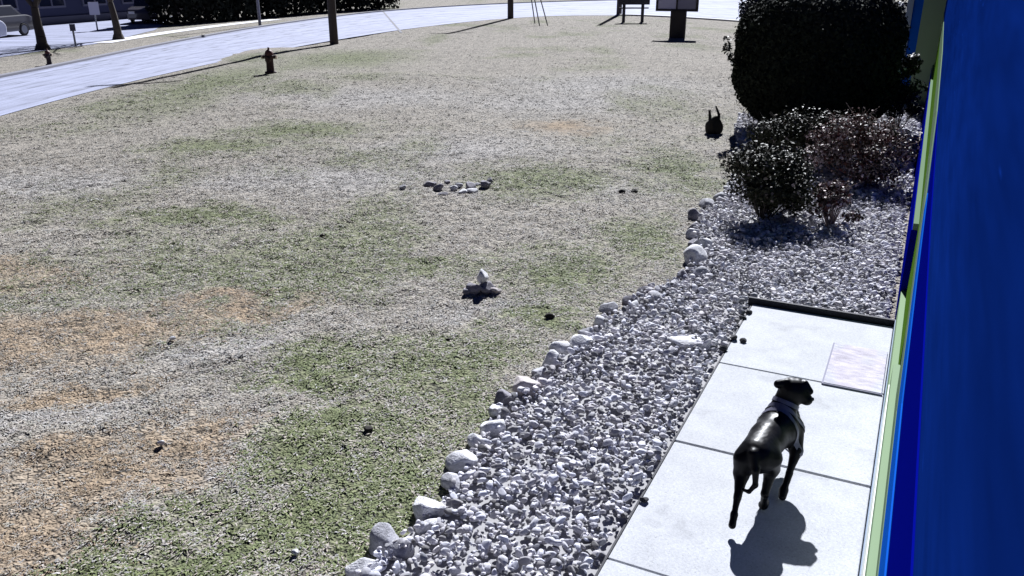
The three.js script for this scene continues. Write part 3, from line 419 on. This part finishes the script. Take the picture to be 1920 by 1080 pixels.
// ------------------------------------------------------------------ bare trees across the road
function bareTree(x, z, seed, r, label) {
  const R = rng(seed), o = thing('bare_tree', label, 'tree', [x, G0, z], 0, 'bare trees across the road'), tr = [], br = [];
  function grow(p, d, L, rad, lev) {
    const n = 3; let a = p.clone(), dir = d.clone(), ra = rad;
    for (let i = 0; i < n; i++) { const b = a.clone().addScaledVector(dir, L / n), rb = ra * 0.86; (lev === 0 ? tr : br).push(cyl(a, b, ra, rb, lev < 2 ? 9 : 5)); a = b; ra = rb; dir.add(V((R() - 0.5) * 0.25, 0.08, (R() - 0.5) * 0.25)).normalize(); if (lev > 0 && lev < 5 && i < n - 1 && R() < 0.8) grow(a.clone(), dir.clone().add(V((R() - 0.5) * 1.6, 0.25, (R() - 0.5) * 1.6)).normalize(), L * 0.62, ra * 0.55, lev + 1); }
    if (lev < 5) { const k = lev === 0 ? 5 : 2 + (R() < 0.4 ? 1 : 0); for (let i = 0; i < k; i++) { const an = i / k * 6.283 + R() * 1.2, sp = lev === 0 ? 0.75 : 0.6; grow(a.clone(), dir.clone().add(V(Math.cos(an) * sp, 0.1, Math.sin(an) * sp)).normalize(), L * (lev === 0 ? 1.15 : 0.78), ra * 0.68, lev + 1); } }
  }
  grow(V(0, -0.05, 0), V(0, 1, 0), 1.7, r, 0); tr.push(new THREE.CylinderGeometry(r, r * 1.55, 0.3, 10).translate(0, 0.1, 0));
  mesh('trunk', M(tr), M_bark, o); mesh('branches', M(br), M_bark, o);
}
bareTree(-19.2, -35.1, 7, 0.22, 'bare dark tree beside the lot, trunk forking low near the parked cars');
bareTree(-18.5, -40.5, 19, 0.2, 'bare dark tree between the lot and the verge, beside the evergreens');

// ------------------------------------------------------------------ dark evergreens across the road
[[-20.6, -53.2], [-19.4, -55.6], [-18.4, -58.2], [-17.2, -61.2], [-16.0, -64.4], [-14.8, -67.6], [-13.2, -71.0], [-11.4, -74.6]].forEach(([x, z], i) => {
  const R = rng(500 + i), o = thing('evergreen_tree', 'dense dark evergreen in the row across the road', 'tree', [x, G0, z], 0, 'dark evergreens across the road'), h = 5.2 + R() * 1.6, rx = 1.75, pts = [];
  for (let k = 0; k < 5200; k++) { const t = Math.pow(R(), 0.8), a = R() * 6.283, tier = 0.8 + 0.3 * fbm(a * 2, t * 12, i, 2), rr = rx * (1 - t * t * 0.9) * tier * Math.sqrt(0.35 + 0.65 * R()); pts.push([Math.cos(a) * rr, 0.05 + t * h, Math.sin(a) * rr, Math.cos(a), 0.3, Math.sin(a)]); }
  mesh('crown', leafGeo(pts, 0.3, R, () => [0.016, 0.02, 0.018]), leafMat(1), o); mesh('trunk', cyl(V(0, -0.1, 0), V(0, h * 0.9, 0), 0.16, 0.03, 8), M_bark, o);
});

// ------------------------------------------------------------------ building, cars and hedge in the distance
{
  const o = thing('shop_building', 'long low dark blue grey building behind the parking lot', 'building', [-27.6, G0, -52], -0.24), w = mat(0.05, 0.055, 0.11, 0.95);
  mesh('wall', bx(5, 4.2, 34, -2.5, 2.05, 0), w, o); mesh('roof', bx(5.8, 0.35, 34.8, -2.5, 4.33, 0), mat(0.05, 0.05, 0.07), o); mesh('base', bx(0.12, 0.5, 33.9, 0.06, 0.2, 0), mat(0.12, 0.12, 0.16), o);
  mesh('gable_wall', bx(4.9, 4.1, 0.1, -2.5, 2.02, 17.05), w, o);
  for (let i = 0; i < 9; i++) { const z = -15 + i * 3.7, f = mesh('window', M([bx(0.08, 0.12, 2.2, 0.05, 2.9, z), bx(0.08, 0.12, 2.2, 0.05, 1.0, z), bx(0.08, 1.8, 0.1, 0.05, 1.95, z - 1.05), bx(0.08, 1.8, 0.1, 0.05, 1.95, z + 1.05), bx(0.08, 1.8, 0.08, 0.05, 1.95, z)]), mat(0.16, 0.16, 0.22, 0.8), o); mesh('pane', bx(0.02, 1.78, 2.0, 0.02, 1.95, z), mat(0.02, 0.025, 0.05, 0.1), f); }
}
function car(x, z, turn, paint, label) {
  const o = thing('parked_car', label, 'car', [x, G0 + 0.016, z], turn, 'cars parked in the lot');
  const s = new THREE.Shape(); s.moveTo(-2.1, 0.3); s.lineTo(-2.15, 0.62); s.quadraticCurveTo(-2.1, 0.82, -1.75, 0.86); s.lineTo(-0.95, 0.93); s.lineTo(1.55, 0.95); s.quadraticCurveTo(2.1, 0.92, 2.15, 0.62); s.lineTo(2.1, 0.3); s.lineTo(1.72, 0.28); s.absarc(1.35, 0.3, 0.37, 0, Math.PI, false); s.lineTo(-0.95, 0.28); s.absarc(-1.32, 0.3, 0.37, 0, Math.PI, false); s.closePath();
  const pm = new THREE.MeshPhysicalMaterial({ color: new THREE.Color().setRGB(...paint), roughness: 0.4, clearcoat: 1, clearcoatRoughness: 0.05 });
  mesh('body', new THREE.ExtrudeGeometry(s, { depth: 1.62, bevelEnabled: true, bevelSize: 0.05, bevelThickness: 0.06, bevelSegments: 2 }).translate(0, 0, -0.81), pm, o);
  const c = new THREE.Shape([[-1.0, 0.9], [-0.35, 1.42], [0.9, 1.42], [1.6, 0.92]].map(([a, b]) => new THREE.Vector2(a, b)));
  const cab = mesh('cabin', new THREE.ExtrudeGeometry(c, { depth: 1.36, bevelEnabled: true, bevelSize: 0.04, bevelThickness: 0.05, bevelSegments: 2 }).translate(0, 0, -0.68), pm, o), gl = mat(0.015, 0.018, 0.03, 0.08);
  for (const sd of [-1, 1]) { const w = new THREE.Shape([[-0.8, 0.98], [-0.3, 1.36], [0.85, 1.36], [1.35, 0.98]].map(([a, b]) => new THREE.Vector2(a, b))); mesh('side_window', new THREE.ExtrudeGeometry(w, { depth: 0.02, bevelEnabled: false }).translate(0, 0, sd * 0.742 - 0.01), gl, cab); }
  const ws = bx(0.02, 0.66, 1.3, 0, 0, 0); ws.rotateZ(-0.9); ws.translate(-0.73, 1.18, 0); mesh('windscreen', ws, gl, cab);
  for (const [wx, wz] of [[-1.32, 0.8], [-1.32, -0.8], [1.35, 0.8], [1.35, -0.8]]) { const g = mesh('wheel', new THREE.TorusGeometry(0.235, 0.085, 8, 18).translate(wx, 0.31, wz), mat(0.015, 0.015, 0.017, 0.9), o); const rm = new THREE.CylinderGeometry(0.2, 0.2, 0.14, 14); rm.rotateX(Math.PI / 2); rm.translate(wx, 0.31, wz); mesh('rim', rm, M_steel, g); }
  for (const wz of [-0.6, 0.6]) { mesh('headlight', bx(0.06, 0.14, 0.34, -2.18, 0.66, wz), mat(0.7, 0.7, 0.75, 0.2), o); mesh('tail_light', bx(0.06, 0.14, 0.3, 2.18, 0.7, wz), mat(0.35, 0.02, 0.02, 0.3), o); }
}
car(-24.3, -37.4, 1.35, [0.6, 0.62, 0.72], 'pale silver car parked in the lot nearest the road');
car(-25.2, -41.6, 1.4, [0.02, 0.02, 0.035], 'black car parked in the lot beside the silver car');
car(-22.6, -54.4, 1.75, [0.03, 0.025, 0.04], 'dark car parked next to the row of dark evergreens');
[[14.6, -50.4], [16.4, -47.2], [17.8, -44], [18.7, -40.6], [19.2, -37.4]].forEach(([x, z], i) => shrubRow(x, z, i));
function shrubRow(x, z, i) { const R = rng(700 + i), o = thing('roadside_shrub', 'dark round shrub in the row behind the large clipped shrub', 'shrub', [x, G0, z], 0, 'roadside shrubs beyond the lawn'); mesh('foliage', leafGeo(dome(2600, 1.5, 1.75, 1.5, R, i, { sq: 0.8, depth: 0.5, lump: 0.4 }), 0.2, R, (q) => q() < 0.05 ? [0.3, 0.3, 0.36] : [0.012, 0.014, 0.03]), leafMat(0.6), o); mesh('stem', stems(8, 0.6, 1.0, R, 0.03), M_bark, o); }

renderer.render(scene, camera);
